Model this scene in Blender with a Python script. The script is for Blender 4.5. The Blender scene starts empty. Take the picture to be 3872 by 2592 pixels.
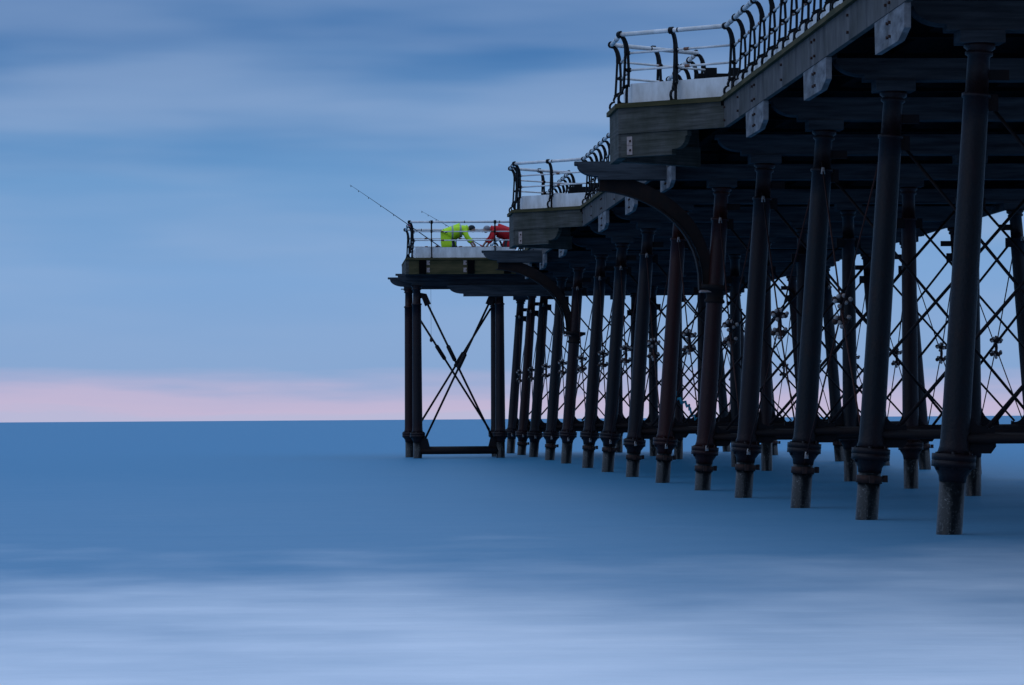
import bpy, bmesh, math, random
from mathutils import Vector, Matrix
random.seed(7)
R = math.radians
SC = bpy.context.scene
COL = SC.collection

# ------------------------------------------------------------------ camera
F = 12300.0                      # focal length in photograph pixels (3872 wide)
EYE = 1.35                       # eye height above the sea
XV = 1150.0                      # vanishing point of the pier in the photograph
cam_d = bpy.data.cameras.new('camera')
cam = bpy.data.objects.new('camera', cam_d)
COL.objects.link(cam)
cam_d.sensor_width = 36.0
cam_d.lens = F / 3872 * 36.0
cam_d.clip_start = 0.5
cam_d.clip_end = 60000
yaw = math.atan((1936 - XV) / F)
pitch = math.atan(289 / F)
cam.matrix_world = (Matrix.Translation((0, 0, EYE)) @ Matrix.Rotation(-yaw, 4, 'Z')
                    @ Matrix.Rotation(R(90) + pitch, 4, 'X') @ Matrix.Rotation(-0.0067, 4, 'Z'))
SC.camera = cam

# ------------------------------------------------------------------ world: dusk sky with soft layered cloud
W = bpy.data.worlds.new('World')
SC.world = W
W.use_nodes = True
nt = W.node_tree
nt.nodes.clear()
def N(tree, typ, **kw):
    n = tree.nodes.new(typ)
    for k, v in kw.items():
        setattr(n, k, v)
    return n
def ramp(tree, stops, interp='EASE'):
    r = tree.nodes.new('ShaderNodeValToRGB')
    r.color_ramp.interpolation = interp
    e = r.color_ramp.elements
    while len(e) > len(stops):
        e.remove(e[-1])
    while len(e) < len(stops):
        e.new(1.0)
    for el, (p, c) in zip(e, stops):
        el.position = p
        el.color = (c, c, c, 1) if isinstance(c, (int, float)) else (*c, 1)
    return r
L = nt.links.new
out = N(nt, 'ShaderNodeOutputWorld')
bg = N(nt, 'ShaderNodeBackground')
sky = N(nt, 'ShaderNodeTexSky', sky_type='NISHITA', sun_disc=False)
sky.sun_elevation = R(2.0)
sky.sun_rotation = R(-75)
sky.air_density = 1.0
sky.dust_density = 1.0
sky.ozone_density = 3.0
skym = N(nt, 'ShaderNodeVectorMath', operation='SCALE')
skym.inputs['Scale'].default_value = 0.12
L(sky.outputs[0], skym.inputs[0])
tc = N(nt, 'ShaderNodeTexCoord')
sep = N(nt, 'ShaderNodeSeparateXYZ')
L(tc.outputs['Generated'], sep.inputs[0])
# wavy height above the horizon, so that the layers are uneven
mp = N(nt, 'ShaderNodeMapping')
mp.inputs['Scale'].default_value = (5.0, 5.0, 34.0)
L(tc.outputs['Generated'], mp.inputs['Vector'])
n1 = N(nt, 'ShaderNodeTexNoise')
n1.inputs['Scale'].default_value = 1.0
n1.inputs['Detail'].default_value = 3.5
n1.inputs['Roughness'].default_value = 0.5
L(mp.outputs[0], n1.inputs['Vector'])
mp2 = N(nt, 'ShaderNodeMapping')
mp2.inputs['Location'].default_value = (3.1, 1.7, 0.4)
mp2.inputs['Scale'].default_value = (12.0, 12.0, 110.0)
L(tc.outputs['Generated'], mp2.inputs['Vector'])
n2 = N(nt, 'ShaderNodeTexNoise')
n2.inputs['Scale'].default_value = 1.0
n2.inputs['Detail'].default_value = 4.0
n2.inputs['Roughness'].default_value = 0.5
L(mp2.outputs[0], n2.inputs['Vector'])
wob = N(nt, 'ShaderNodeMath', operation='MULTIPLY_ADD')
L(n2.outputs['Fac'], wob.inputs[0])
wob.inputs[1].default_value = 0.016
wob.inputs[2].default_value = -0.008
hz = N(nt, 'ShaderNodeMath', operation='ADD')
L(sep.outputs['Z'], hz.inputs[0])
L(wob.outputs[0], hz.inputs[1])
hs = N(nt, 'ShaderNodeMath', operation='MULTIPLY')
L(hz.outputs[0], hs.inputs[0])
hs.inputs[1].default_value = 5.0      # 0.2 of height -> 1
base = ramp(nt, [(0.0, (.50, .50, .70)), (0.010, (.50, .50, .70)), (0.020, (.56, .49, .68)), (0.036, (.53, .48, .68)), (0.056, (.36, .43, .67)), (0.078, (.245, .395, .66)),
                 (0.22, (.215, .390, .68)), (0.36, (.155, .335, .62)), (0.46, (.095, .255, .53)),
                 (0.58, (.055, .180, .43)), (0.80, (.055, .17, .41)), (1.0, (.06, .17, .40))], 'LINEAR')
L(hs.outputs[0], base.inputs['Fac'])
# cloud streaks: lighter and darker
cl = ramp(nt, [(0.37, 0.0), (0.66, 1.0)], 'EASE')
L(n1.outputs['Fac'], cl.inputs['Fac'])
mixl = N(nt, 'ShaderNodeMix', data_type='RGBA', blend_type='MIX')
fadeh = ramp(nt, [(0.0, 0.0), (0.10, 0.15), (0.22, 0.40), (0.44, 0.55), (0.62, 0.35), (1.0, 0.4)], 'LINEAR')
L(hs.outputs[0], fadeh.inputs['Fac'])
clm = N(nt, 'ShaderNodeMath', operation='MULTIPLY')
L(cl.outputs[0], clm.inputs[0])
L(fadeh.outputs[0], clm.inputs[1])
L(clm.outputs[0], mixl.inputs['Factor'])
L(base.outputs[0], mixl.inputs['A'])
mixl.inputs['B'].default_value = (.34, .46, .69, 1)
# the cloud thins towards the zenith, which is brighter than the bank low over the sea
zen = ramp(nt, [(0.16, 0.0), (0.75, 1.0)], 'EASE')
L(sep.outputs['Z'], zen.inputs['Fac'])
mixz = N(nt, 'ShaderNodeMix', data_type='RGBA', blend_type='MIX')
L(zen.outputs[0], mixz.inputs['Factor'])
L(mixl.outputs['Result'], mixz.inputs['A'])
mixz.inputs['B'].default_value = (.50, .68, 1.02, 1)
mixs = N(nt, 'ShaderNodeMix', data_type='RGBA', blend_type='MIX')
mixs.inputs['Factor'].default_value = 0.97      # thick cloud hides most of the clear sky
L(skym.outputs[0], mixs.inputs['A'])
L(mixz.outputs['Result'], mixs.inputs['B'])
L(mixs.outputs['Result'], bg.inputs['Color'])
bg.inputs['Strength'].default_value = 1.0
L(bg.outputs[0], out.inputs['Surface'])

# ------------------------------------------------------------------ weak dusk sun behind cloud, from the left
sd = bpy.data.lights.new('sun', 'SUN')
sd.energy = 0.12
sd.angle = R(25)
sd.color = (1.0, 0.93, 0.88)
sun = bpy.data.objects.new('sun', sd)
COL.objects.link(sun)
sdir = Vector((0.80, 0.42, -0.28)).normalized()
sun.rotation_euler = sdir.to_track_quat('-Z', 'Y').to_euler()

SC.view_settings.view_transform = 'Standard'
SC.view_settings.look = 'None'
SC.view_settings.exposure = 0.0
SC.view_settings.gamma = 1.0
SC.render.engine = 'CYCLES'
SC.render.resolution_x = 1024
SC.render.resolution_y = 685

# ------------------------------------------------------------------ materials
MATS = {}
def mat(name):
    m = bpy.data.materials.new(name)
    m.use_nodes = True
    MATS[name] = m
    return m, m.node_tree, m.node_tree.nodes['Principled BSDF']
def noise(t, scale, detail=4.0, rough=0.55, coord='Object', vs=(1, 1, 1)):
    tc = N(t, 'ShaderNodeTexCoord')
    mp = N(t, 'ShaderNodeMapping')
    mp.inputs['Scale'].default_value = vs
    t.links.new(tc.outputs[coord], mp.inputs['Vector'])
    n = N(t, 'ShaderNodeTexNoise')
    n.inputs['Scale'].default_value = scale
    n.inputs['Detail'].default_value = detail
    n.inputs['Roughness'].default_value = rough
    t.links.new(mp.outputs[0], n.inputs['Vector'])
    return n
def mixc(t, fac, a, b):
    m = N(t, 'ShaderNodeMix', data_type='RGBA', blend_type='MIX')
    for sock, v in (('Factor', fac), ('A', a), ('B', b)):
        if hasattr(v, 'links'):
            t.links.new(v, m.inputs[sock])
        elif isinstance(v, (tuple, list)):
            m.inputs[sock].default_value = (*v[:3], 1)
        else:
            m.inputs[sock].default_value = v
    return m.outputs['Result']
def bump(t, p, h, strength=0.3, dist=0.01):
    b = N(t, 'ShaderNodeBump')
    b.inputs['Strength'].default_value = strength
    b.inputs['Distance'].default_value = dist
    t.links.new(h, b.inputs['Height'])
    t.links.new(b.outputs[0], p.inputs['Normal'])

def simple(name, col, rough=0.7, var=0.25, scale=3.0, vs=(1, 1, 1), col2=None, b=0.2, metal=0.0, spec=0.15):
    m, t, p = mat(name)
    n = noise(t, scale, 5, 0.6, vs=vs)
    r = ramp(t, [(0.3, 0.0), (0.7, 1.0)], 'LINEAR')
    t.links.new(n.outputs['Fac'], r.inputs['Fac'])
    c2 = col2 or tuple(c * (1 - var) for c in col)
    t.links.new(mixc(t, r.outputs[0], col, c2), p.inputs['Base Color'])
    p.inputs['Roughness'].default_value = rough
    p.inputs['Metallic'].default_value = metal
    p.inputs['Specular IOR Level'].default_value = spec
    if b:
        n2 = noise(t, scale * 6, 4, 0.6, vs=vs)
        bump(t, p, n2.outputs['Fac'], b, 0.01)
    return m

# painted cast iron: the object's colour says how rusty each column is
m, t, p = mat('column_iron')
oi = N(t, 'ShaderNodeObjectInfo')
n = noise(t, 1.3, 6, 0.65, vs=(1, 1, 0.45))
r1 = ramp(t, [(0.46, 0.0), (0.68, 1.0)], 'LINEAR')
t.links.new(n.outputs['Fac'], r1.inputs['Fac'])
sepc = N(t, 'ShaderNodeSeparateColor')
t.links.new(oi.outputs['Color'], sepc.inputs[0])
ad = N(t, 'ShaderNodeMath', operation='MULTIPLY_ADD')
t.links.new(r1.outputs[0], ad.inputs[0])
ad.inputs[1].default_value = 0.40
t.links.new(sepc.outputs[0], ad.inputs[2])
ad.use_clamp = True
nfk = noise(t, 7.0, 6, 0.7, vs=(1, 1, .35))
rfk = ramp(t, [(0.54, 0.0), (0.64, 0.55)], 'LINEAR')
t.links.new(nfk.outputs['Fac'], rfk.inputs['Fac'])
t.links.new(mixc(t, rfk.outputs[0], mixc(t, ad.outputs[0], (.0048, .0070, .0100), (.040, .0085, .0068)), (.018, .009, .0078)), p.inputs['Base Color'])
p.inputs['Roughness'].default_value = 0.40
p.inputs['Specular IOR Level'].default_value = 0.20
bump(t, p, noise(t, 24, 5, .7).outputs['Fac'], 0.5, 0.02)

m, t, p = mat('pile_iron')
n = noise(t, 34, 4, 0.7)
r1 = ramp(t, [(0.55, 0.0), (0.66, 1.0)], 'LINEAR')
t.links.new(n.outputs['Fac'], r1.inputs['Fac'])
n3 = noise(t, 3.0, 4, 0.7)
r3 = ramp(t, [(0.50, 0.0), (0.66, 0.8)], 'LINEAR')
t.links.new(n3.outputs['Fac'], r3.inputs['Fac'])
tcp = N(t, 'ShaderNodeTexCoord')
spz = N(t, 'ShaderNodeSeparateXYZ')
t.links.new(tcp.outputs['Object'], spz.inputs[0])
band = ramp(t, [(0.0, 0.30), (0.62, 0.34), (0.84, 0.05), (1.0, 0.0)], 'LINEAR')
bz = N(t, 'ShaderNodeMath', operation='MULTIPLY')
t.links.new(spz.outputs['Z'], bz.inputs[0]); bz.inputs[1].default_value = 0.5
t.links.new(bz.outputs[0], band.inputs['Fac'])
r3b = N(t, 'ShaderNodeMath', operation='ADD')
t.links.new(r3.outputs[0], r3b.inputs[0]); t.links.new(band.outputs[0], r3b.inputs[1])
mm = N(t, 'ShaderNodeMath', operation='MULTIPLY')
t.links.new(r1.outputs[0], mm.inputs[0])
t.links.new(r3b.outputs[0], mm.inputs[1])
t.links.new(mixc(t, mm.outputs[0], (.007, .010, .012), (.26, .27, .27)), p.inputs['Base Color'])
p.inputs['Roughness'].default_value = 0.30
p.inputs['Specular IOR Level'].default_value = 0.3
bump(t, p, noise(t, 22, 4).outputs['Fac'], 0.4, 0.015)

simple('brace_iron', (.007, .008, .011), 0.6, 0.4, 4, col2=(.016, .008, .007))
simple('rusty_rod', (.025, .014, .012), 0.75, 0.4, 3, col2=(.06, .018, .014))
simple('fitting_iron', (.020, .018, .018), 0.6, 0.4, 9, col2=(.06, .025, .018))
simple('pale_fitting', (.42, .42, .42), 0.5, 0.4, 20, col2=(.20, .13, .10))
simple('post_iron', (.003, .0035, .005), 0.5, 0.4, 8)
simple('white_paint', (.86, .85, .84), 0.5, 0.10, 4, vs=(1.5, 1.5, .5), col2=(.58, .56, .53), b=0.08)
simple('rusty_joint', (.30, .17, .12), 0.8, 0.4, 20, col2=(.16, .07, .05))
simple('plate_metal', (.42, .33, .30), 0.6, 0.3, 14, col2=(.30, .21, .18))
simple('dark_timber', (.072, .080, .090), 0.85, 0.5, 2.2, vs=(.5, 1, 6), col2=(.022, .025, .029), spec=0.06)
simple('mossy_timber', (.105, .078, .036), 0.9, 0.5, 2.5, vs=(.6, .6, 3), col2=(.036, .036, .016))
simple('black_timber', (.0035, .004, .005), 0.9, 0.4, 2.5, spec=0.03)
simple('bench_timber', (.009, .009, .010), 0.8, 0.3, 5)
simple('arch_iron', (.008, .008, .009), 0.75, 0.5, 4, col2=(.025, .013, .010))

def wood(name, c1, c2, moss, grain, streak):
    m, t, p = mat(name)
    n = noise(t, 1.0, 6, 0.6, vs=grain)
    r = ramp(t, [(0.3, 0.0), (0.72, 1.0)], 'LINEAR')
    t.links.new(n.outputs['Fac'], r.inputs['Fac'])
    base = mixc(t, r.outputs[0], c1, c2)
    n2 = noise(t, 1.0, 4, 0.6, vs=streak)
    r2 = ramp(t, [(0.45, 0.0), (0.75, 0.8)], 'LINEAR')
    t.links.new(n2.outputs['Fac'], r2.inputs['Fac'])
    t.links.new(mixc(t, r2.outputs[0], base, moss), p.inputs['Base Color'])
    p.inputs['Roughness'].default_value = 0.88
    p.inputs['Specular IOR Level'].default_value = 0.12
    bump(t, p, n.outputs['Fac'], 0.35, 0.01)
wood('fascia_timber', (.160, .148, .143), (.046, .044, .045), (.035, .034, .026), (6, 2.6, 0.9), (2, .9, .6))
wood('bay_timber', (.135, .126, .112), (.038, .037, .034), (.028, .030, .014), (1.6, 1.6, 26), (1.6, 1.6, .7))
wood('splice_timber', (.25, .25, .26), (.085, .086, .092), (.06, .055, .05), (7, 3.0, 9), (3, 2.5, 3))

# ------------------------------------------------------------------ mesh helpers
class MB:
    def __init__(self):
        self.v = []; self.f = []; self.s = []
    def add(self, vs, fs, smooth=False):
        o = len(self.v)
        self.v += [tuple(v) for v in vs]
        self.f += [tuple(o + i for i in f) for f in fs]
        self.s += [smooth] * len(fs)
        return self
    def box(self, x0, x1, y0, y1, z0, z1):
        vs = [(x, y, z) for x in (x0, x1) for y in (y0, y1) for z in (z0, z1)]
        return self.add(vs, [(0, 1, 3, 2), (4, 6, 7, 5), (0, 4, 5, 1), (2, 3, 7, 6), (0, 2, 6, 4), (1, 5, 7, 3)])
    def rings(self, pts, rad, seg=12, cap=True, smooth=True):
        """tube through points with a radius each"""
        pts = [Vector(q) for q in pts]
        n = len(pts)
        if isinstance(rad, (int, float)):
            rad = [rad] * n
        vs = []
        ref = None
        for i, q in enumerate(pts):
            d = (pts[min(i + 1, n - 1)] - pts[max(i - 1, 0)])
            if d.length < 1e-9:
                d = Vector((0, 0, 1))
            d.normalize()
            if ref is None:
                ref = Vector((1, 0, 0)) if abs(d.x) < 0.9 else Vector((0, 1, 0))
            u = (ref - d * ref.dot(d)).normalized()
            w = d.cross(u)
            ref = u
            for k in range(seg):
                a = 2 * math.pi * k / seg
                vs.append(q + (u * math.cos(a) + w * math.sin(a)) * rad[i])
        fs = []
        for i in range(n - 1):
            for k in range(seg):
                k2 = (k + 1) % seg
                fs.append((i * seg + k, i * seg + k2, (i + 1) * seg + k2, (i + 1) * seg + k))
        self.add(vs, fs, smooth)
        if cap:
            o = len(self.v) - len(vs)
            self.f.append(tuple(o + k for k in reversed(range(seg)))); self.s.append(False)
            self.f.append(tuple(o + (n - 1) * seg + k for k in range(seg))); self.s.append(False)
        return self
    def lathe(self, a, b, prof, seg=16):
        """prof: (t along a->b in metres from a, radius); sharp steps as double points"""
        a = Vector(a); b = Vector(b); d = (b - a).normalized()
        u = Vector((1, 0, 0)); u = (u - d * u.dot(d)).normalized(); w = d.cross(u)
        vs = []
        for tt, r in prof:
            for k in range(seg):
                an = 2 * math.pi * k / seg
                vs.append(a + d * tt + (u * math.cos(an) + w * math.sin(an)) * r)
        fs = []
        for i in range(len(prof) - 1):
            for k in range(seg):
                k2 = (k + 1) % seg
                fs.append((i * seg + k, i * seg + k2, (i + 1) * seg + k2, (i + 1) * seg + k))
        self.add(vs, fs, True)
        o = len(self.v) - len(vs)
        self.f.append(tuple(o + k for k in reversed(range(seg)))); self.s.append(False)
        self.f.append(tuple(o + (len(prof) - 1) * seg + k for k in range(seg))); self.s.append(False)
        return self
    def prism(self, poly, fn, d0, d1):
        """extrude a 2D polygon between depths d0 and d1; fn(u, v, d) -> point"""
        n = len(poly)
        vs = [fn(u, v, d0) for u, v in poly] + [fn(u, v, d1) for u, v in poly]
        fs = [tuple(reversed(range(n))), tuple(range(n, 2 * n))]
        fs += [(i, (i + 1) % n, n + (i + 1) % n, n + i) for i in range(n)]
        return self.add(vs, fs)
    def bar(self, pts, w, th, fn):
        """flat bar of width w along a 2D polyline, thickness th; fn(u,v,d)"""
        n = len(pts)
        left, right = [], []
        for i in range(n):
            a = Vector(pts[max(i - 1, 0)]); b = Vector(pts[min(i + 1, n - 1)])
            d = (b - a).normalized(); nn = Vector((-d.y, d.x))
            ww = w[i] if isinstance(w, (list, tuple)) else w
            left.append(Vector(pts[i]) + nn * ww / 2); right.append(Vector(pts[i]) - nn * ww / 2)
        vs = []
        for q, s in zip(left, right):
            vs += [fn(q.x, q.y, -th / 2), fn(s.x, s.y, -th / 2), fn(s.x, s.y, th / 2), fn(q.x, q.y, th / 2)]
        fs = [(0, 1, 2, 3), tuple(4 * (n - 1) + k for k in (3, 2, 1, 0))]
        for i in range(n - 1):
            for k in range(4):
                k2 = (k + 1) % 4
                fs.append((4 * i + k, 4 * (i + 1) + k, 4 * (i + 1) + k2, 4 * i + k2))
        return self.add(vs, fs)
    def ball(self, c, r, seg=8, rng=5, sz=1.0):
        c = Vector(c)
        prof = []
        for i in range(rng + 1):
            a = -math.pi / 2 + math.pi * i / rng
            prof.append((math.sin(a) * r * sz, max(math.cos(a) * r, 1e-4)))
        vs = []
        for z, rr in prof:
            for k in range(seg):
                an = 2 * math.pi * k / seg
                vs.append(c + Vector((rr * math.cos(an), rr * math.sin(an), z)))
        fs = [(i * seg + k, i * seg + (k + 1) % seg, (i + 1) * seg + (k + 1) % seg, (i + 1) * seg + k)
              for i in range(rng) for k in range(seg)]
        return self.add(vs, fs, True)
    def mesh(self, name, material):
        me = bpy.data.meshes.new(name)
        me.from_pydata(self.v, [], self.f)
        me.polygons.foreach_set('use_smooth', self.s)
        bm = bmesh.new(); bm.from_mesh(me)
        bmesh.ops.recalc_face_normals(bm, faces=bm.faces)
        bm.to_mesh(me); bm.free()
        me.materials.append(MATS[material])
        return me
    def build(self, name, material, parent=None, origin=None):
        o_ = Vector(origin) if origin is not None else None
        if o_ is not None:
            self.v = [tuple(Vector(q) - o_) for q in self.v]
        o = bpy.data.objects.new(name, self.mesh(name, material))
        COL.objects.link(o)
        if o_ is not None:
            o.location = o_
        if parent is not None:
            o.parent = parent
            if o_ is not None:
                o.location = o_ - world_loc(parent)
            else:
                o.location = -world_loc(parent)
        return o
def world_loc(o):
    v = Vector(o.location)
    while o.parent is not None:
        o = o.parent
        v = v + Vector(o.location)
    return v
def place(me, name, parent, loc, rotz=0.0):
    o = bpy.data.objects.new(name, me)
    COL.objects.link(o)
    o.parent = parent
    o.location = Vector(loc) - world_loc(parent)
    o.rotation_euler = (0, 0, rotz)
    return o
def thing(name, label, cat, loc=(0, 0, 0), group=None):
    o = bpy.data.objects.new(name, None)
    o.empty_display_size = 0.2
    COL.objects.link(o)
    o.location = loc
    o['label'] = label; o['category'] = cat
    if group:
        o['group'] = group
    return o
def tag(o, label, cat, group=None):
    o['label'] = label; o['category'] = cat
    if group:
        o['group'] = group
    return o
def XZ(y):          # 2D (x, z) drawn in a plane across the pier
    return lambda u, v, d: (u, y + d, v)

# ------------------------------------------------------------------ sea
m, t, p = mat('sea_water')
tcw = N(t, 'ShaderNodeTexCoord')
sw = N(t, 'ShaderNodeSeparateXYZ')
t.links.new(tcw.outputs['Object'], sw.inputs[0])
wn = noise(t, 1.0, 3, 0.5, vs=(.16, .075, 1))
wn2 = noise(t, 1.0, 4, 0.55, vs=(.5, .28, 1))
# distance out from the beach, made uneven
du = N(t, 'ShaderNodeMath', operation='MULTIPLY_ADD')
t.links.new(wn.outputs['Fac'], du.inputs[0]); du.inputs[1].default_value = -34.0
t.links.new(sw.outputs['Y'], du.inputs[2])
dd = N(t, 'ShaderNodeMath', operation='MULTIPLY_ADD')
t.links.new(wn2.outputs['Fac'], dd.inputs[0]); dd.inputs[1].default_value = -12.0
t.links.new(du.outputs[0], dd.inputs[2])
mr = N(t, 'ShaderNodeMapRange')
mr.inputs['From Min'].default_value = -8.0
mr.inputs['From Max'].default_value = 16.0
mr.inputs['To Min'].default_value = 1.0
mr.inputs['To Max'].default_value = 0.0
mr.interpolation_type = 'SMOOTHSTEP'
t.links.new(dd.outputs[0], mr.inputs['Value'])
# thinner, more even milkiness farther out
mr2 = N(t, 'ShaderNodeMapRange')
mr2.inputs['From Min'].default_value = 0.0
mr2.inputs['From Max'].default_value = 60.0
mr2.inputs['To Min'].default_value = 0.12
mr2.inputs['To Max'].default_value = 0.0
t.links.new(dd.outputs[0], mr2.inputs['Value'])
mxf = N(t, 'ShaderNodeMath', operation='MAXIMUM')
t.links.new(mr.outputs[0], mxf.inputs[0]); t.links.new(mr2.outputs[0], mxf.inputs[1])
foam = mxf.outputs[0]
wn3 = noise(t, 1.0, 4, 0.5, vs=(.55, .8, 1))
r3 = ramp(t, [(0.32, 0.0), (0.68, 1.0)], 'LINEAR')
t.links.new(wn3.outputs['Fac'], r3.inputs['Fac'])
streakc = mixc(t, r3.outputs[0], (.68, .75, .81), (.88, .91, .94))
t.links.new(mixc(t, foam, (.008, .205, .385), streakc), p.inputs['Base Color'])
fr = N(t, 'ShaderNodeMapRange')
fr.inputs['To Min'].default_value = 0.50
fr.inputs['To Max'].default_value = 0.75
t.links.new(foam, fr.inputs['Value'])
t.links.new(fr.outputs[0], p.inputs['Roughness'])
p.inputs['IOR'].default_value = 1.42
sp = N(t, 'ShaderNodeMapRange')
sp.inputs['To Min'].default_value = 1.0
sp.inputs['To Max'].default_value = 0.15
t.links.new(foam, sp.inputs['Value'])
t.links.new(sp.outputs[0], p.inputs['Specular IOR Level'])
bump(t, p, noise(t, 1.0, 5, 0.6, vs=(.35, 1.1, 1)).outputs['Fac'], 0.25, 0.35)
sea = MB()
xs = [-40000, -3000, -400, -60, 0, 60, 400, 3000, 40000]
ys = [-60, 0, 20, 55, 65, 75, 85, 95, 105, 115, 125, 140, 170, 220, 400, 2000, 10000, 45000]
def swell(y):                       # a low broad swell under the pier head
    return .13 * math.exp(-((y - 110) / 32.0) ** 2) if 50 < y < 300 else 0.0
vs = [(x, y, swell(y)) for y in ys for x in xs]
nx = len(xs)
sea.add(vs, [(j * nx + i, j * nx + i + 1, (j + 1) * nx + i + 1, (j + 1) * nx + i)
             for j in range(len(ys) - 1) for i in range(nx - 1)], True)
so = sea.build('sea', 'sea_water')
so['kind'] = 'structure'

# ------------------------------------------------------------------ the pier
PX = [3632, 3311, 3054, 2833, 2675, 2521, 2404, 2309, 2232, 2149, 2086, 2024, 1978, 1936]   # left row at the horizon
YN = [91000.0 / (x - XV) for x in PX]
YT = [YN[0] - 18.0, YN[0] - 12.0, YN[0] - 5.9] + YN       # three more trestles nearer than the frame shows
IDX = list(range(-3, len(YN)))
XC = 11.20
XL = 7.41                       # left row at eye height
LEAN = 0.073
TOPZ = 5.60
FX = 6.67                       # outer face of the deck edge
FXR = 2 * XC - FX
FZ0, FZ1, DZ = 5.955, 6.365, 6.44
Y0, Y1 = YT[0] - 2.0, 118.0
pier = thing('pier', 'long dark iron and timber pier on raked columns standing in the sea', 'pier', (XC, YN[3], 0))
def lx(z):
    return XL + LEAN * (z - EYE)
def rx(z):
    return 2 * XC - lx(z)

RUST = {0: .04, 1: .02, 2: .0, 3: .18, 4: .62, 5: .80, 6: .10, 7: .05, 8: .12, 9: .35, 10: .0, 11: .05, 12: .5, 13: .1}
CZ = {0: .90, 1: .92, 2: .95, 3: .90, 4: .80, 5: .92, 6: .86, 7: .98, 8: .98, 9: .97, 10: .92, 11: .90, 12: .90, 13: .95}

def column(y, fx, zc, rust, big=1.0, clamp=False, seg=18, parent=None):
    """raked or upright cast iron column: shaft with capital, collar, pile"""
    parent = parent or pier
    a = Vector((fx(zc), y, zc)); b = Vector((fx(TOPZ), y, TOPZ))
    ln = (b - a).length
    r0, r1 = 0.166 * big, 0.148 * big
    prof = [(0, r0 * 1.22), (0.10, r0 * 1.04), (0.22, r0), (ln - 1.0, r1), (ln - .62, r1), (ln - .62, r1 * 1.14), (ln - .575, r1 * 1.14), (ln - .56, r1 * .90),
            (ln - .15, r1 * .86), (ln - .13, r1 * 1.08), (ln - .10, r1 * 1.08), (ln - .08, r1 * .95), (ln - .05, r1 * 1.22), (ln, r1 * 1.22)]
    c = MB().lathe(a, b, prof, seg).build('column', 'column_iron', parent, origin=a)
    c.color = (rust, rust, rust, 1)
    # collar: two bolted flanges with ribs below
    a2 = Vector((fx(zc - .30), y, zc - .30))
    col = MB().lathe(a2, a, [(0, r0 * .92), (.07, r0 * .98), (.14, r0 * 1.25), (.165, r0 * 1.35), (.166, r0 * 1.52), (.236, r0 * 1.53), (.237, r0 * 1.49), (.244, r0 * 1.49), (.245, r0 * 1.53), (.315, r0 * 1.53), (.317, r0 * 1.15), (.33, r0 * 1.1)], seg)
    for k in range(6):
        an = k * math.pi / 3 + .3
        dx, dy = math.cos(an), math.sin(an)
        px, py = fx(zc) + dx * r0 * 1.30, y + dy * r0 * 1.30
        col.rings([(px, py, zc - .16), (px, py, zc + .045)], .022, 6)
    cb = col.build('collar', 'column_iron', c, origin=a2)
    cb.color = (rust * .6, rust * .6, rust * .6, 1)
    lo = Vector((fx(-1.2), y, -1.2))
    pl = MB().lathe(lo, a2, [(0, r0 * .90), ((a2 - lo).length + .02, r0 * .90)], seg).build('pile', 'pile_iron', c, origin=lo)
    if clamp:
        zq = zc - .44
        q = Vector((fx(zq), y, zq)); q2 = Vector((fx(zq + .11), y, zq + .11))
        cm = MB().lathe(q, q2, [(0, r0 * .91), (.001, r0 * 1.04), (.10, r0 * 1.04), (.101, r0 * .91)], seg)
        cm.box(q.x - .03, q.x + .03, q.y - r0 * 1.5, q.y - r0 * 1.1, zq + .005, zq + .105)
        cm.box(q.x + r0 * 1.1, q.x + r0 * 1.45, q.y - .05, q.y + .05, zq + .01, zq + .10)
        k = cm.build('clamp', 'fitting_iron', c, origin=q)
    return c

def gusset(y, x, zc, side, c):
    pts = [(0.10, zc + .02), (0.10, zc + .72)]
    for i in range(7):
        an = math.pi * (1.0 + i / 12.0 * 1.05)
        pts.append((.36 + .22 * math.cos(an) , zc + .62 + .32 * math.sin(an)))
    pts += [(.44, zc + .33), (.46, zc + .10), (.40, zc + .02)]
    MB().prism([(x + side * u, v) for u, v in pts], XZ(y), -.03, .03).build('gusset', 'brace_iron', c)

def rod(a, b, r, name='brace', mt='brace_iron', seg=6):
    return MB().rings([a, b], r, seg).build(name, mt, pier)

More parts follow.
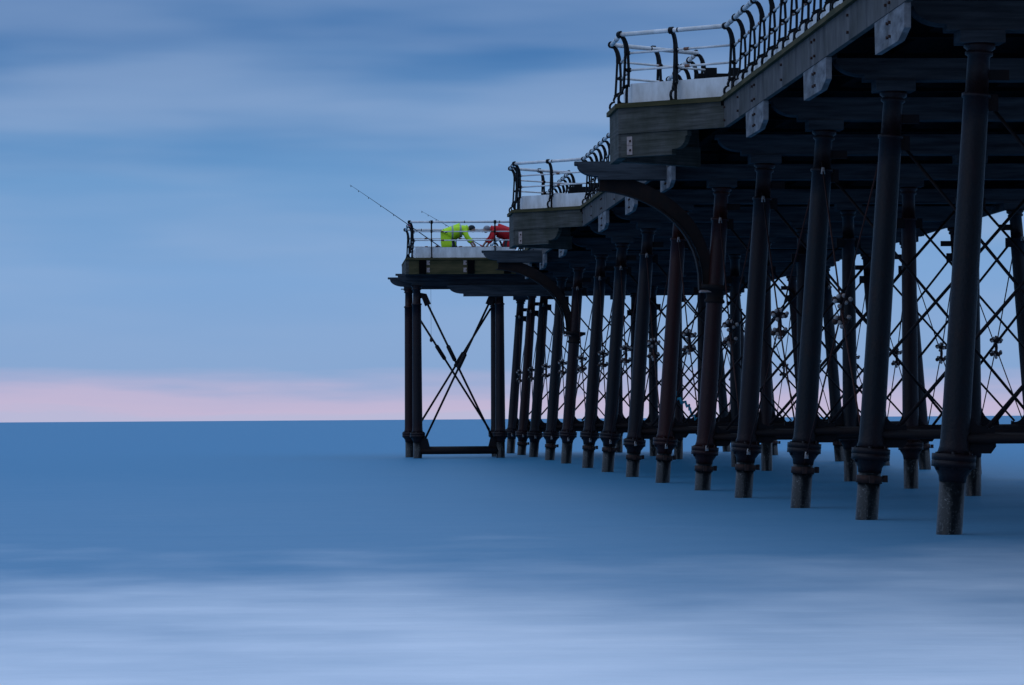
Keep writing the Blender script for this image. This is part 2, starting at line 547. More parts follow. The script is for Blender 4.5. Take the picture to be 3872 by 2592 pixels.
for i, y in zip(IDX, YT):
    zc = CZ.get(i, .9)
    rust = RUST.get(i, .1)
    seg = 20 if i < 6 else 14
    cols = [column(y, lx, zc, rust, 1.0, i in (1, 2, 3, 4, 5, 6, 7, 8, 10, 12), seg),
            column(y, lambda z: XC, zc + .06, [.05, .3, .0][i % 3], .92, False, seg),
            column(y, rx, zc + .02, [.2, .0, .45, .1][i % 4], 1.0, i % 2 == 1, seg)]
    gusset(y, lx(zc + .3), zc, 1, cols[0])
    gusset(y, XC, zc + .06, 1, cols[1]); gusset(y, XC, zc + .06, -1, cols[1])
    gusset(y, rx(zc + .3), zc, -1, cols[2])
    # cross braces in the plane of the trestle
    zb, zt = zc + .32, 4.93
    for yy, xa, xb, r_ in ((-.05, lx(zb) + .36, XC - .15, .025), (.05, XC - .36, lx(zt) + .15, .022),
                           (-.05, XC + .36, rx(zt) - .15, .025), (.05, rx(zb) - .36, XC + .15, .022)):
        br = rod((xa, y + yy, zb), (xb, y + yy, zt), r_)
        MB().box(xb - .11, xb + .11, y + yy - .045, y + yy + .045, zt - .10, zt + .09).build('lug', 'brace_iron', br)
    # horizontal tube struts
    zs = zc + .19
    for xa, xb in ((lx(zs) + .12, XC - .12), (XC + .12, rx(zs) - .12)):
        rod((xa, y - .06, zs), (xb, y - .06, zs), .062, 'strut', 'brace_iron', 10)
        rod((xa, y + .12, zs + .02), (xb, y + .12, zs + .02), .045, 'strut', 'brace_iron', 8)
    # timber cap beams with rounded ends on pads
    xe = {4: 4.98, 9: 4.98}.get(i, 6.88)
    z0, z1 = 5.74, 6.075
    def corbel_profile(xe, z0, z1, xr):
        h = z1 - z0
        pts = [(xe, z1), (xe, z1 - .055), (xe + .05, z1 - .06)]
        for k in range(1, 8):
            an = k / 7 * math.pi / 2
            pts.append((xe + .05 + .38 * (1 - math.cos(an)), z1 - .06 - (h - .125) * math.sin(an)))
        pts += [(xe + .43, z0 + .065), (xe + .43, z0)]
        pts += [(2 * XC - q[0] + (xr - (2 * XC - xe)), q[1]) for q in reversed(pts)]
        return pts
    MB().prism(corbel_profile(xe, z0, z1, 2 * XC - 6.88), XZ(y), -.17, -.01).build('cap_beam', 'dark_timber', pier)
    MB().prism(corbel_profile(xe + .02, z0, z1 - .004, 2 * XC - 6.90), XZ(y), .03, .18).build('cap_beam', 'dark_timber', pier)
    for x in (lx(TOPZ), XC, rx(TOPZ)):
        MB().box(x - .26, x + .26, y - .19, y + .19, TOPZ - .002, z0 - .002).build('pad', 'dark_timber', pier)
    # bracket arms near the column heads
    for x, sgn in ((lx(5.25), 1), (rx(5.25), -1)):
        MB().box(min(x + sgn * .1, x + sgn * .36), max(x + sgn * .1, x + sgn * .36), y - .02, y + .02, 5.18, 5.30).build('bracket', 'brace_iron', pier)

# long tie rods between neighbouring columns in each raked row, with a casting where they cross
cl_m = MB()
for dz, k_ in ((.15, 1), (-.13, -1)):
    cl_m.rings([(-.11, 0, dz + .015 * k_), (-.08, 0, dz + .01), (.08, 0, dz - .01), (.11, 0, dz - .015 * k_)], [.022, .042, .042, .022], 8)
    for xx, yy, zz in ((-.10, -.03, .015 * k_), (.10, .02, -.015 * k_), (-.03, -.04, .025), (.045, -.04, -.02)):
        cl_m.ball((xx, yy, dz + zz), .046, 8, 5)
cl_m.rings([(0, 0, -.24), (0.01, 0, 0), (0, 0, .26)], [.02, .035, .02], 8)
nf = len(cl_m.f)
for (xx, zz) in ((-.055, .205), (.025, .215), (-.10, .14), (.115, .165), (-.04, .07), (-.085, -.09), (-.04, -.16), (.09, -.085), (-.01, -.215), (.05, .12)):
    cl_m.ball((xx, -.06, zz), .034, 7, 5)
cluster = cl_m.mesh('tie_casting', 'fitting_iron')
cluster.materials.append(MATS['pale_fitting'])
for k_, pg in enumerate(cluster.polygons):
    if k_ >= nf:
        pg.material_index = 1
rend = MB().rings([(0, 0, -.05), (0, 0, .05)], [.034, .022], 8).mesh('rod_end', 'pale_fitting')
for j in range(2, len(YT) - 1):
    ya, yb = YT[j], YT[j + 1]
    for f, off in ((lx, -.03), (rx, .03)):
        if f is lx and IDX[j] < 1:
            continue
        zt, zb = 5.12, 1.0
        ta = (f(zt) + off, ya + .14, zt); tb = (f(zt) + off, yb - .14, zt)
        ba = (f(zb) + off, ya + .14, zb - .35); bb = (f(zb) + off, yb - .14, zb - .35)
        mid = (f(2.75) + off, (ya + yb) / 2, 2.82)
        for q in (ta, tb, ba, bb):
            r_ = rod(q, mid, .013, 'tie_rod', 'rusty_rod')
            d = Vector(mid) - Vector(q)
            e = place(rend, 'rod_end', r_, Vector(q) + d.normalized() * .22)
        c_ = place(cluster, 'tie_casting', pier, mid)

# arched iron ribs below the long cap beams
for i in (4, 9):
    y = YN[i]
    x1, z1 = lx(3.9) - .16, 3.80
    x0, z0 = 5.45, 5.70
    pts = []
    for k in range(15):
        an = k / 14 * math.pi / 2
        pts.append((x1 - (x1 - x0) * (1 - math.sin(math.pi / 2 - an * 1.0)) if False else x0 + (x1 - x0) * math.sin(an) ** 1.15, z1 + (z0 - z1) * math.cos(an) ** 0.85))
    a_ = MB().bar(pts, [.34 - .012 * k for k in range(15)], .10, XZ(y)).build('arch_rib', 'arch_iron', pier)
    fl = MB().bar([(q[0] - .09 * (k / 14) - .06, q[1] - .15 + .06 * (k / 14)) for k, q in enumerate(pts)], .03, .22, XZ(y)).build('rib_flange', 'arch_iron', a_)
    MB().lathe((lx(3.45), y, 3.45), (lx(3.80), y, 3.80), [(0, .14), (.03, .19), (.06, .19), (.10, .16), (.20, .17), (.26, .27), (.262, .31), (.34, .31), (.342, .14)], 18).build('rib_seat', 'arch_iron', a_)
    MB().box(x1 - .14, x1 + .3, y - .16, y + .16, 3.66, 3.70).build('seat_plate', 'plate_metal', a_)

# deck: joists, planking, edge boards
for x in (6.86, 7.75, 8.85, 10.0, XC, 12.4, 13.55, 14.65, 15.5):
    MB().box(x - .07, x + .07, Y0, Y1, 6.078, 6.318).build('joist', 'black_timber', pier)
pk = MB()
yy = Y0
while yy < Y1:
    pk.box(FX + .03, FXR - .03, yy, yy + .19, 6.321, 6.433)
    yy += .20
d_ = pk.build('deck_planking', 'black_timber', pier)
d_['kind'] = 'stuff'
# cross bearers between joists show as pale edges below the deck
for k in range(40):
    yb = Y0 + 1 + k * 2.2
    if yb < Y1 - 1:
        MB().box(6.95, 15.45, yb - .05, yb + .05, 6.02, 6.074).build('bearer', 'black_timber', pier)

# bays on the left side: (inner front, outer front, outer rear, inner rear) along the pier
XO = 5.10
BAYS = [(51.2, 52.4, 53.9, 55.1), (77.6, 79.0, 80.6, 81.9)]
HX, HY0, HY1 = 3.30, 102.3, 106.6                    # the wing of the pier head
segs = []
cur = Y0
for b in BAYS:
    segs.append((cur, b[0])); cur = b[3]
segs.append((cur, HY0))
segs.append((HY1, Y1))

bolt_m = MB().rings([(0, 0, 0), (-.03, 0, 0)], .020, 6).mesh('bolt', 'fitting_iron')
plate_m = MB().box(-.012, 0, -.05, .05, -.072, .072).mesh('bolt_plate', 'plate_metal')
def fascia_line(ya, yb):
    cuts = [ya] + [y for y in YT if ya + 1.0 < y < yb - 1.0] + [yb]
    for a, b in zip(cuts[:-1], cuts[1:]):
        f_ = MB().box(FX, FX + .075, a + .004, b - .004, FZ0, FZ1).build('fascia_board', 'fascia_timber', pier, origin=(FX, (a + b) / 2, FZ0))
        for yq in ((a + b) / 2, a + .12, b - .12):
            for zq in (FZ0 + .10, FZ1 - .10):
                place(bolt_m, 'bolt', f_, (FX, yq, zq))
    for y in cuts[1:-1]:
        poly = [(y - .95, FZ0 - .004), (y + .95, FZ0 - .004), (y + .92, FZ0 - .38), (y - .55, FZ0 - .385), (y - .93, FZ0 - .28)]
        s_ = MB().prism(poly, lambda u, v, d: (FX + .008 + d, u, v), 0, .075).build('splice_board', 'splice_timber', pier, origin=(FX, y, FZ0))
        for dy in (-.08, .06):
            for dz in (-.12, -.28):
                place(bolt_m, 'bolt', s_, (FX + .008, y + dy, FZ0 + dz))
    n = max(1, round((yb - ya) / 1.05))
    st = (yb - ya) / n
    for k in range(n):
        MB().box(FX - .055, FX + .03, ya + k * st + .006, ya + (k + 1) * st - .006, FZ1 + .003, DZ + random.uniform(-.006, .006)).build('edge_board', 'mossy_timber', pier)
for s in segs:
    fascia_line(*s)
for a in [Y0 + k * 6.1 for k in range(int((Y1 - Y0) / 6.1))]:
    MB().box(FXR - .075, FXR, a + .004, a + 6.096, FZ0, FZ1).build('fascia_board', 'fascia_timber', pier)
    MB().box(FXR - .03, FXR + .055, a + .004, a + 6.096, FZ1 + .003, DZ).build('edge_board', 'mossy_timber', pier)

def wall_board(p0, p1, z0, z1, th, name, mt, parent=None, poly=None):
    """upright board from p0 to p1 (x, y), thickness th to the right of the direction"""
    a = Vector((p0[0], p0[1], 0)); b = Vector((p1[0], p1[1], 0))
    d = (b - a); ln = d.length; d.normalize()
    nn = Vector((d.y, -d.x, 0))
    poly = poly or [(0, z0), (ln, z0), (ln, z1), (0, z1)]
    fn = lambda u, v, w: tuple(a + d * u + nn * w + Vector((0, 0, v)))
    return MB().prism(poly, fn, 0, th).build(name, mt, parent or pier, origin=(p0[0], p0[1], z0))

for b in BAYS:
    P = [(FX, b[0]), (XO, b[1]), (XO, b[2]), (FX, b[3])]
    # floor of the bay
    fl = MB().prism([(FX - .002, b[0]), (XO + .03, b[1] + .03), (XO + .03, b[2] - .03), (FX - .002, b[3])], lambda u, v, d: (u, v, d), 6.30, 6.432)
    fl.build('bay_floor', 'black_timber', pier)
    for q in range(3):
        p0, p1 = P[q + 1], P[q]      # thickness goes inwards
        v0, v1 = Vector(p0), Vector(p1)
        dd_ = (v1 - v0).normalized()
        wall_board(p0, p1, FZ0, FZ1, -.075, 'fascia_board', 'bay_timber')
        o_ = Vector((-dd_.y, dd_.x)) * .055
        wall_board(tuple(v0 + o_ - dd_ * .04), tuple(v1 + o_ + dd_ * .03), FZ1 + .003, DZ + .003, .10, 'edge_board', 'mossy_timber')
        ln = (v1 - v0).length
        # lower beam under the bay with a rounded end
        if q == 0:
            pl = [(0.0, 5.575), (ln * .50, 5.575), (ln * .50, 5.66), (ln * .53, 5.665)]
            for k in range(1, 7):
                an = k / 6 * math.pi / 2
                pl.append((ln * .53 + ln * .10 * math.sin(an), 5.665 + .20 * (1 - math.cos(an))))
            pl += [(ln * .645, 5.87), (ln * .645, FZ0 - .004), (0.0, FZ0 - .004)]
            inn = Vector((-dd_.y, dd_.x)) * .025
            w_ = wall_board(tuple(v0 + inn), tuple(v1 + inn), 5.6, FZ0, -.14, 'bay_beam', 'bay_timber', poly=[(u_ + .0, v_) for u_, v_ in pl])
            an = math.atan2(dd_.y, dd_.x)
            for zz in (5.68, 5.83):
                pos = v0 + dd_ * .20 + inn
                pl_ = place(plate_m, 'bolt_plate', w_, (pos.x, pos.y, zz), an - math.pi / 2 + math.pi)
                place(bolt_m, 'bolt', pl_, (pos.x, pos.y, zz), an + math.pi / 2)
        elif q == 1:
            wall_board(p0, tuple(v1 - dd_ * .002), 5.575, FZ0 - .004, -.14, 'bay_beam', 'bay_timber')
        else:
            wall_board(p0, p1, 5.62, FZ0 - .004, -.14, 'bay_beam', 'bay_timber')

# ------------------------------------------------------------------ pier head wing
def head_corbel(y, xe, z0, z1, xr, nm='cap_beam', mt='dark_timber', th=.15):
    h = z1 - z0
    pts = [(xe, z1), (xe, z1 - .06), (xe + .07, z1 - .065)]
    for k in range(1, 8):
        an = k / 7 * math.pi / 2
        pts.append((xe + .07 + .45 * (1 - math.cos(an)), z1 - .065 - (h - .15) * math.sin(an)))
    pts += [(xe + .52, z0 + .085), (xe + .52, z0), (xr, z0), (xr, z1)]
    MB().prism(pts, XZ(y), -th / 2, th / 2).build(nm, mt, pier)
head_corbel(103.1, 2.90, 5.60, 5.975, 9.6)
head_corbel(105.6, 2.72, 5.58, 5.97, 9.6)
head_corbel(102.86, 4.52, 5.24, 5.596, 9.0, 'lower_beam')
MB().box(HX + .02, FX, HY0 + .10, HY1 - .10, 6.30, 6.432).build('deck_planking', 'black_timber', pier)
hb = wall_board((HX, HY0), (FX, HY0), FZ0 - .03, FZ1 + .01, -.09, 'fascia_board', 'mossy_timber')
wall_board((HX - .002, HY1), (HX - .002, HY0), FZ0 - .03, FZ1 + .01, .09, 'fascia_board', 'bay_timber')
for xq in (3.62, 5.15, 6.3):
    hg = MB().box(xq, xq + .22, HY0 - .055, HY0 - .004, FZ0 - .02, FZ1 - .01).build('beam_end', 'black_timber', pier)
for xq in (3.91, 5.07):
    for zq in (FZ0 + .10, FZ1 - .08):
        pl_ = place(plate_m, 'bolt_plate', hb, (xq, HY0, zq), math.pi / 2)
        place(bolt_m, 'bolt', pl_, (xq, HY0 - .02, zq), math.pi / 2)
MB().box(HX - .10, FX, HY0 - .05, HY0 + .12, FZ1 + .013, DZ).build('edge_board', 'mossy_timber', pier)
MB().box(HX - .10, HX + .05, HY0 + .125, HY1, FZ1 + .013, DZ - .004).build('edge_board', 'mossy_timber', pier)
wing = []
sTOP = TOPZ
for y, xa in ((103.1, 3.57), (105.6, 3.40), (103.1, 6.20), (105.6, 6.20)):
    c = column(y, (lambda xa: (lambda z: xa))(xa), .92, .15 if xa > 3.5 else .5, .95, False, 16)
    MB().box(xa - .25, xa + .25, y - .16, y + .16, TOPZ - .002, 5.60 + .001 if y < 104 else 5.578).build('pad', 'dark_timber', pier)
    wing.append(c)
for y in (103.1, 105.6):
    o_ = 0.0 if y < 104 else -.17
    for s_, xa, xb in ((-1, 3.57 + o_, 6.20), (1, 6.20, 3.57 + o_)):
        sg = 1 if xb > xa else -1
        a = (xa + sg * (.34 if y < 104 else .14), y - .06 * s_, 5.02 if y < 104 else 4.95)
        b = (xb - sg * .20, y - .06 * s_, .66 if y < 104 else 1.0)
        br = rod(a, b, .034)
        va, vb = Vector(a), Vector(b)
        d = (vb - va).normalized()
        q = va + (vb - va) * (.36 if s_ < 0 else .42)
        MB().rings([q - d * .28, q - d * .24, q + d * .24, q + d * .28], [.036, .065, .065, .036], 8).build('turnbuckle', 'brace_iron', br)
        if y < 104:
            MB().bar([(xa + sg * .08, 5.28), (xa + sg * .24, 5.27), (xa + sg * .36, 4.98)], .20, .09, XZ(y - .06 * s_)).build('arm', 'brace_iron', br)
            MB().prism([(xb - sg * .06, .42), (xb - sg * .40, .42), (xb - sg * .32, .74), (xb - sg * .20, .79), (xb - sg * .06, .64)], XZ(y - .06 * s_), -.05, .05).build('shoe', 'brace_iron', br)
    rod((3.6 + o_, y, .36), (6.2, y, .36), .12, 'strut', 'brace_iron', 10)

# ------------------------------------------------------------------ railings
def post_mesh():
    """side view: u = inward, v = up; plane X-Z with outward = -X"""
    mb = MB()
    fn = lambda u, v, d: (u, d, v * 1.035)
    # hook round the hand rail
    hook = []
    for k in range(10):
        an = R(75 + k * 28)
        hook.append((.045 + .046 * math.cos(an), 1.085 + .046 * math.sin(an)))
    mb.bar(hook, .020, .075, fn)
    mb.bar([(.080, 1.055), (.115, 1.02), (.145, .96), (.165, .88), (.170, .80)], [.05, .06, .065, .072, .085], .045, fn)
    mb.bar([(.145, .82), (.128, .55), (.108, .27)], .030, .034, fn)
    mb.bar([(.192, .82), (.205, .55), (.198, .27)], .034, .034, fn)
    mb.bar([(.125, .535), (.205, .535)], .045, .034, fn)
    mb.rings([(.205, -.03, .554), (.205, .03, .554)], .042, 8)
    mb.rings([(.190, -.03, .828), (.190, .03, .828)], .040, 8)
    mb.bar([(.090, .245), (.140, .275), (.205, .300)], .045, .036, fn)
    mb.bar([(.115, .27), (.090, .225), (.075, .190), (.085, .160), (.045, .150), (.012, .115), (.004, .075), (.018, .030), (.050, .004)], .028, .036, fn)
    mb.bar([(.170, .29), (.160, .15), (.160, .004)], .034, .036, fn)
    mb.bar([(.03, .008), (.20, .008)], .016, .07, fn)
    return mb.mesh('railing_post', 'post_iron')
POST = post_mesh()
DECK = DZ + .008
RH = 1.085 * 1.035
JOINT = MB().rings([(0, -.045, 0), (0, .045, 0)], .027, 8).mesh('rail_joint', 'rusty_joint')
COLLAR = MB().rings([(0, -.012, 0), (0, .012, 0)], .040, 10).mesh('rail_collar', 'post_iron')
def rail_run(pts, spacing, start=True, end=True, kick=True, flip=1, joints=True, at=None):
    """railing along 2D points of the deck edge (outer side on the left of the direction when flip=1)"""
    pts = [Vector(q) for q in pts]
    dirs = [(b - a).normalized() for a, b in zip(pts[:-1], pts[1:])]
    def inward(d):
        return Vector((d.y, -d.x)) * flip
    ins = []
    for k in range(len(pts)):
        ds = [dirs[j] for j in (k - 1, k) if 0 <= j < len(dirs)]
        nn = sum((inward(d) for d in ds), Vector((0, 0))).normalized()
        c = max(.5, nn.dot(inward(ds[0])))
        ins.append((nn, c))
    def line(off):
        return [q + nn * (off / c) for q, (nn, c) in zip(pts, ins)]
    for off, z, r in ((.045, DECK + RH, .037), (.190, DECK + .80 * 1.035, .019), (.205, DECK + .535 * 1.035, .019)):
        ln = line(off)
        for a, b in zip(ln[:-1], ln[1:]):
            o = MB().rings([(a.x, a.y, z), (b.x, b.y, z)], r, 10).build('hand_rail' if r > .02 else 'mid_rail', 'white_paint', pier)
            if joints:
                d = (b - a); L_ = d.length
                nj = max(1, int(L_ / 1.1))
                if L_ > .8:
                    for k in range(nj):
                        q = a + d * ((k + .45) / nj)
                        if r > .02:
                            place(COLLAR, 'rail_collar', o, (q.x, q.y, z), math.atan2(d.y, d.x) - math.pi / 2)
                        else:
                            place(JOINT, 'rail_joint', o, (q.x, q.y, z), math.atan2(d.y, d.x) - math.pi / 2)
    if kick:
        ln = line(.225)
        for a, b in zip(ln[:-1], ln[1:]):
            d = (b - a); L_ = d.length; d.normalize()
            nb = max(1, round(L_ / 3.2))
            for k in range(nb):
                q0 = a + d * (L_ * k / nb + .003); q1 = a + d * (L_ * (k + 1) / nb - .003)
                wall_board((q0.x, q0.y), (q1.x, q1.y), DECK + .012, DECK + .335, .03 * flip, 'kick_board', 'white_paint')
    for k, d in enumerate(dirs):
        a, b = pts[k], pts[k + 1]
        L_ = (b - a).length
        n = max(1, round(L_ / spacing))
        rz = math.atan2(inward(d).y, inward(d).x)
        fr_ = [j / n for j in range(n + 1)]
        if at and k in at:
            fr_ = [0.0] + at[k] + [1.0]
            n = len(fr_) - 1
        for j in range(n + 1):
            if (j == 0 and k > 0) or (j == 0 and not start) or (j == n and k == len(dirs) - 1 and not end):
                continue
            q = a + d * (L_ * fr_[j])
            if j == n and k < len(dirs) - 1:
                nn, c = ins[k + 1]
                place(POST, 'railing_post', pier, (q.x, q.y, DECK), math.atan2(nn.y, nn.x))
            else:
                place(POST, 'railing_post', pier, (q.x, q.y, DECK), rz)

edge = [(FX, 29.0)]
for b in BAYS:
    edge += [(FX, b[0]), (XO, b[1]), (XO, b[2]), (FX, b[3])]
edge += [(FX, HY0)]
# straight lengths and bays in one continuous rail
rail_run(edge, 1.05)
rail_run([(FX, HY0), (HX, HY0), (HX, HY1), (FX, HY1), (FX, Y1)], 2.05, start=False, at={0: [.19, .785]})
rail_run([(FXR, 29.0), (FXR, Y1)], 3.1, flip=-1, joints=False)

# ------------------------------------------------------------------ benches in the bays
def bench(x, y, label):
    t_ = thing('bench', label, 'bench', (x, y, DZ), 'benches in the bays of the pier')
    for k in range(5):
        yq = y + .12 + k * .11
        MB().box(x, x + 1.6, yq, yq + .085, DZ + .42, DZ + .46).build('seat_slat', 'bench_timber', t_)
    for k in range(4):
        xq = x + .08 + k * .40
        MB().prism([(xq, DZ + .56), (xq + .26, DZ + .56), (xq + .26, DZ + .80), (xq + .08, DZ + .80)], XZ(y + .72), 0, .04).build('back_slat', 'bench_timber', t_)
    MB().box(x, x + 1.6, y + .68, y + .72, DZ + .50, DZ + .70).build('back_rail', 'bench_timber', t_)
    for xq in (x + .1, x + 1.4):
        for yq in (y + .14, y + .66):
            MB().box(xq, xq + .08, yq, yq + .07, DZ - .004, DZ + (.42 if yq < y + .4 else .69)).build('leg', 'post_iron', t_)
    return t_
bench(6.62, 53.6, 'dark slatted bench behind the white board of the nearest deck bay')
bench(6.62, 80.2, 'dark slatted bench behind the white board of the farther deck bay')

# ------------------------------------------------------------------ people on the pier head
def simple_cloth(name, c, c2, rough=.75):
    return simple(name, c, rough, .2, 7, col2=c2, b=.15)
m, t, p = mat('hi_vis')
tcq = N(t, 'ShaderNodeTexCoord')
sx = N(t, 'ShaderNodeSeparateXYZ')
t.links.new(tcq.outputs['Object'], sx.inputs[0])
def stripe(c, w):
    a = N(t, 'ShaderNodeMath', operation='SUBTRACT'); t.links.new(sx.outputs['X'], a.inputs[0]); a.inputs[1].default_value = c
    b_ = N(t, 'ShaderNodeMath', operation='ABSOLUTE'); t.links.new(a.outputs[0], b_.inputs[0])
    e = N(t, 'ShaderNodeMath', operation='LESS_THAN'); t.links.new(b_.outputs[0], e.inputs[0]); e.inputs[1].default_value = w
    return e.outputs[0]
s1, s2 = stripe(.12, .03), stripe(.38, .03)
mx = N(t, 'ShaderNodeMath', operation='MAXIMUM')
t.links.new(s1, mx.inputs[0]); t.links.new(s2, mx.inputs[1])
nz = noise(t, 5, 4)
basey = mixc(t, nz.outputs['Fac'], (.62, .95, .02), (.50, .85, .02))
t.links.new(mixc(t, mx.outputs[0], basey, (.30, .38, .34)), p.inputs['Base Color'])
p.inputs['Roughness'].default_value = .7
simple_cloth('red_cloth', (.62, .025, .03), (.45, .02, .03))
simple_cloth('dark_cloth', (.03, .04, .05), (.02, .025, .03))
simple_cloth('skin_tone', (.42, .26, .20), (.38, .22, .17), .55)
simple_cloth('grey_cloth', (.30, .30, .33), (.2, .2, .22), .8)
simple_cloth('boot_rubber', (.015, .015, .018), (.02, .02, .02), .5)

def skin_obj(name, joints, bones, mt, parent, origin, sub=2, root=None):
    names = list(joints)
    me = bpy.data.meshes.new(name)
    me.from_pydata([Vector(joints[k][0]) - Vector(origin) for k in names], [(names.index(a), names.index(b)) for a, b in bones], [])
    o = bpy.data.objects.new(name, me)
    COL.objects.link(o)
    if parent is not None:
        o.parent = parent
        o.location = Vector(origin) - world_loc(parent)
    else:
        o.location = origin
    md = o.modifiers.new('Skin', 'SKIN')
    md.use_smooth_shade = True
    sk = me.skin_vertices[0].data if me.skin_vertices else None
    if sk is None:
        bm = bmesh.new(); bm.from_mesh(me)
        bm.verts.layers.skin.verify()
        bm.to_mesh(me); bm.free()
        sk = me.skin_vertices[0].data
    for k, nme in enumerate(names):
        r = joints[nme][1]
        sk[k].radius = (r, r) if isinstance(r, (int, float)) else r
        sk[k].use_root = (nme == (root or names[0]))
    sb = o.modifiers.new('Subdivision', 'SUBSURF')
    sb.levels = sub; sb.render_levels = sub
    me.materials.append(MATS[mt])
    return o

def person(label, base, face, top_mat, hat_mat):
    """bending over: face=+1 bends towards +X, -1 towards -X"""
    bx, by, bz = base
    P = lambda u, v, w: (bx + face * u, by + v, bz + w)
    t_ = thing('person', label, 'person', (bx, by, bz))
    J = {
        'pelvis': (P(0, 0, .90), .15), 'waist': (P(.16, 0, 1.00), .145), 'chest': (P(.40, 0, 1.05), .16),
        'upper': (P(.54, 0, 1.05), .13), 'neck': (P(.64, -.01, 1.06), .055), 'head0': (P(.70, -.01, 1.06), .075), 'head1': (P(.78, -.015, 1.02), .100), 'head2': (P(.86, -.02, .98), .075),
        'sl': (P(.50, -.19, 1.02), .065), 'el': (P(.58, -.24, .76), .048), 'wl': (P(.72, -.20, .56), .034), 'hl': (P(.76, -.19, .50), .036),
        'sr': (P(.50, .19, 1.02), .065), 'er': (P(.62, .23, .78), .048), 'wr': (P(.80, .17, .62), .034), 'hr': (P(.84, .16, .56), .036),
        'tl': (P(.02, -.10, .84), .105), 'kl': (P(.14, -.12, .48), .068), 'al': (P(.06, -.13, .10), .045), 'fl': (P(.10, -.135, .045), .045), 'ol': (P(.24, -.14, .04), .040),
        'tr': (P(.02, .10, .84), .105), 'kr': (P(.20, .13, .48), .068), 'ar': (P(.18, .14, .10), .045), 'fr': (P(.22, .145, .045), .045), 'orr': (P(.36, .15, .04), .040),
    }
    for s, hx, hy, hz in (('l', .76, -.19, .50), ('r', .84, .16, .56)):
        for k, (dx, dy, ln) in enumerate(((-.03, -.02, .055), (-.01, -.008, .065), (.012, .004, .062), (.030, .016, .05))):
            J['f%s%d' % (s, k)] = (P(hx + .012 + dx * .6, hy + dy, hz - .045), .011)
            J['g%s%d' % (s, k)] = (P(hx + .02 + dx * .6, hy + dy, hz - .045 - ln), .009)
        J['th' + s] = (P(hx + .035, hy - .03, hz - .02), .011)
        J['ti' + s] = (P(hx + .06, hy - .035, hz - .05), .009)
    B = [('pelvis', 'waist'), ('waist', 'chest'), ('chest', 'upper'), ('upper', 'neck'), ('neck', 'head0'), ('head0', 'head1'), ('head1', 'head2'),
         ('chest', 'sl'), ('sl', 'el'), ('el', 'wl'), ('wl', 'hl'), ('chest', 'sr'), ('sr', 'er'), ('er', 'wr'), ('wr', 'hr'),
         ('pelvis', 'tl'), ('tl', 'kl'), ('kl', 'al'), ('al', 'fl'), ('fl', 'ol'), ('pelvis', 'tr'), ('tr', 'kr'), ('kr', 'ar'), ('ar', 'fr'), ('fr', 'orr')]
    for s in 'lr':
        for k in range(4):
            B += [('h' + s, 'f%s%d' % (s, k)), ('f%s%d' % (s, k), 'g%s%d' % (s, k))]
        B += [('h' + s, 'th' + s), ('th' + s, 'ti' + s)]
    body = skin_obj('body', J, B, 'skin_tone', t_, base, 1, 'pelvis')
    # clothes: separate layers over the body
    cj = {'waist': (P(.16, 0, .98), .25), 'hip': (P(-.04, 0, .86), .25), 'tail': (P(-.03, 0, .60), .27), 'hem': (P(.06, 0, .36), .27), 'chest': (P(.40, 0, 1.02), .245), 'upper': (P(.58, 0, 1.06), .15), 'collar': (P(.66, 0, 1.09), .10),
          'sl': (P(.50, -.20, 1.02), .10), 'el': (P(.58, -.25, .76), .082), 'wl': (P(.71, -.205, .58), .062),
          'sr': (P(.50, .20, 1.02), .10), 'er': (P(.62, .24, .78), .082), 'wr': (P(.79, .175, .64), .062)}
    cb_ = [('waist', 'hip'), ('hip', 'tail'), ('tail', 'hem'), ('waist', 'chest'), ('chest', 'upper'), ('upper', 'collar'), ('chest', 'sl'), ('sl', 'el'), ('el', 'wl'), ('chest', 'sr'), ('sr', 'er'), ('er', 'wr')]
    coat = skin_obj('coat', cj, cb_, top_mat, t_, base, 2, 'waist')
    tj = {'p': (P(0, 0, .88), .165), 'tl': (P(.02, -.11, .82), .125), 'kl': (P(.14, -.13, .48), .09), 'al': (P(.07, -.135, .14), .075),
          'tr': (P(.02, .11, .82), .125), 'kr': (P(.20, .135, .48), .09), 'ar': (P(.185, .145, .14), .075)}
    skin_obj('trousers', tj, [('p', 'tl'), ('tl', 'kl'), ('kl', 'al'), ('p', 'tr'), ('tr', 'kr'), ('kr', 'ar')], 'dark_cloth', t_, base, 2, 'p')
    for nm, a, b_, c in (('boot', (.06, -.135, .14), (.09, -.138, .065), (.25, -.145, .055)), ('boot', (.18, .145, .14), (.21, .148, .065), (.37, .155, .055))):
        skin_obj(nm, {'a': (P(*a), .062), 'b': (P(*b_), .064), 'c': (P(*c), .048)}, [('a', 'b'), ('b', 'c')], 'boot_rubber', t_, base, 2, 'a')
    hd = MB()
    hd.ball((0, 0, 0), .118, 12, 8)
    h_ = hd.build('woollen_hat', hat_mat, t_)
    h_.location = Vector(P(.745, 0, 1.075)) - Vector(base)
    h_.scale = (1.0, .95, .85)
    fc = MB()
    fc.ball((face * .115, -.02, -.055), .017, 6, 4)
    for e in (-.035, .035):
        fc.ball((face * .10, e - .02, -.02), .011, 6, 4)
    f_ = fc.build('face_features', 'skin_tone', t_)
    f_.location = Vector(P(.775, 0, 1.02)) - Vector(base)
    return t_
person('person in a bright yellow hi-vis coat bending over at the pier head rail', (4.66, 104.6, DZ - .006), 1, 'hi_vis', 'dark_cloth')
person('person in a red coat bending over beside the bright yellow coat', (6.66, 104.9, DZ - .006), -1, 'red_cloth', 'grey_cloth')

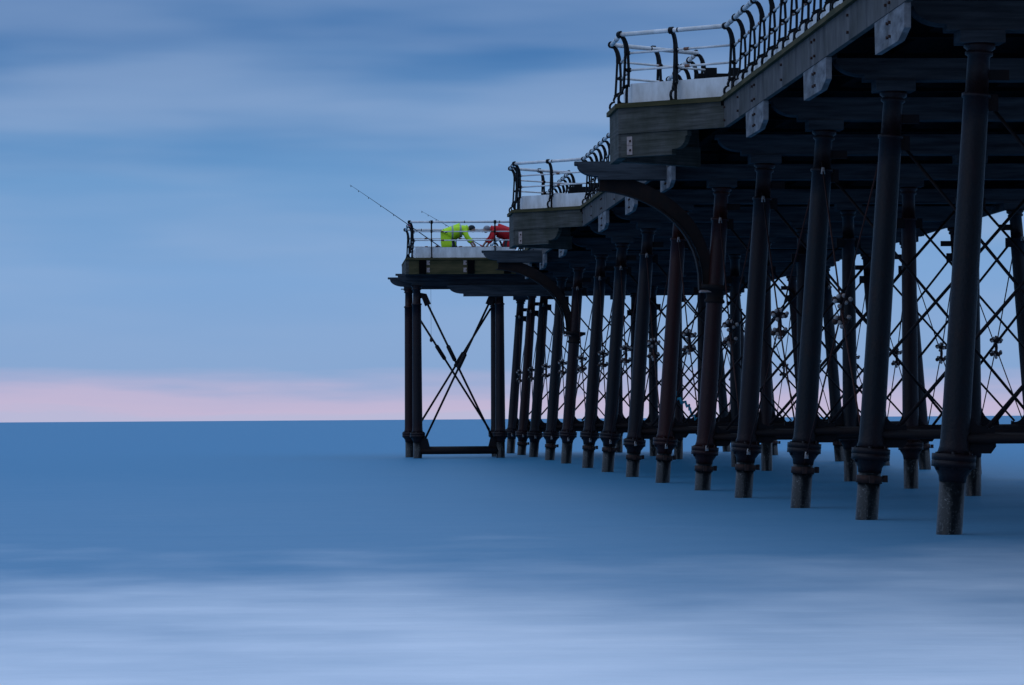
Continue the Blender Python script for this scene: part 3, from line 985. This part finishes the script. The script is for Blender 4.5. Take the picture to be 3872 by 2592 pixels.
# ------------------------------------------------------------------ fishing rods leaning on the rails
simple('rod_blank', (.03, .05, .06), .35, .3, 10)
simple('rod_red', (.45, .04, .06), .4, .3, 10)
def fishing_rod(tip, butt, label, red):
    tip = Vector(tip); butt = Vector(butt)
    t_ = thing('fishing_rod', label, 'fishing rod', butt, 'fishing rods leaning on the pier head rails')
    P = lambda k: butt + (tip - butt) * k + Vector((0, 0, -.10 * max(0, k - .5) ** 2))
    MB().rings([P(k / 12) for k in range(13)], [.020 - .0013 * k for k in range(13)], 6).build('blank', 'rod_blank', t_)
    MB().rings([P(.0), P(.16)], .026, 8).build('handle', 'dark_cloth', t_)
    MB().rings([P(red), P(red + .035)], .024, 8).build('grip_band', 'rod_red', t_)
    rl = P(.2)
    MB().rings([rl + Vector((-.05, -.03, -.07)), rl + Vector((.05, -.03, -.07))], .045, 10).build('reel', 'fitting_iron', t_)
    for k in (.45, .6, .72, .83, .92, .99):
        q = P(k)
        MB().rings([q, q + Vector((.0, 0, -.045))], [.010, .014], 5).build('line_guide', 'fitting_iron', t_)
    return t_
fishing_rod((1.46, 102.5, 8.79), (4.93, 103.6, DZ), 'long thin fishing rod leaning out over the end corner of the pier head', .43)
fishing_rod((3.86, 106.9, 8.24), (6.72, 105.75, DZ), 'shorter fishing rod showing above the rail beside the yellow coat', .30)

# teal rope caught on the braces under the deck, and a lead weight hanging from the pier head
m, t, p = mat('teal_rope')
p.inputs['Base Color'].default_value = (.03, .30, .40, 1)
p.inputs['Roughness'].default_value = .8
yr = YN[6] - .06
pts = []
for k in range(26):
    a = k / 25
    pts.append((8.30 - .10 * math.sin(a * 9) * (1 - a) + a * .48, yr + .05 * math.cos(k * 1.3), 1.92 - a * .62 + .06 * math.sin(k * 2.1)))
rp = MB().rings(pts, [.04 - .0011 * k for k in range(26)], 6).build('rope', 'teal_rope')
tag(rp, 'teal rope tangled in the braces under the middle of the pier', 'rope')
wt = thing('fishing_weight', 'small dark fishing weight hanging on a line below the pier head', 'fishing weight', (4.02, 103.1, 3.80))
MB().lathe((4.02, 103.1, 3.80), (4.02, 103.1, 4.02), [(0, .01), (.03, .045), (.08, .05), (.2, .012)], 8).build('lead', 'fitting_iron', wt)
MB().rings([(4.02, 103.1, 4.0), (4.02, 103.1, 5.62)], .004, 4).build('line', 'rod_blank', wt)
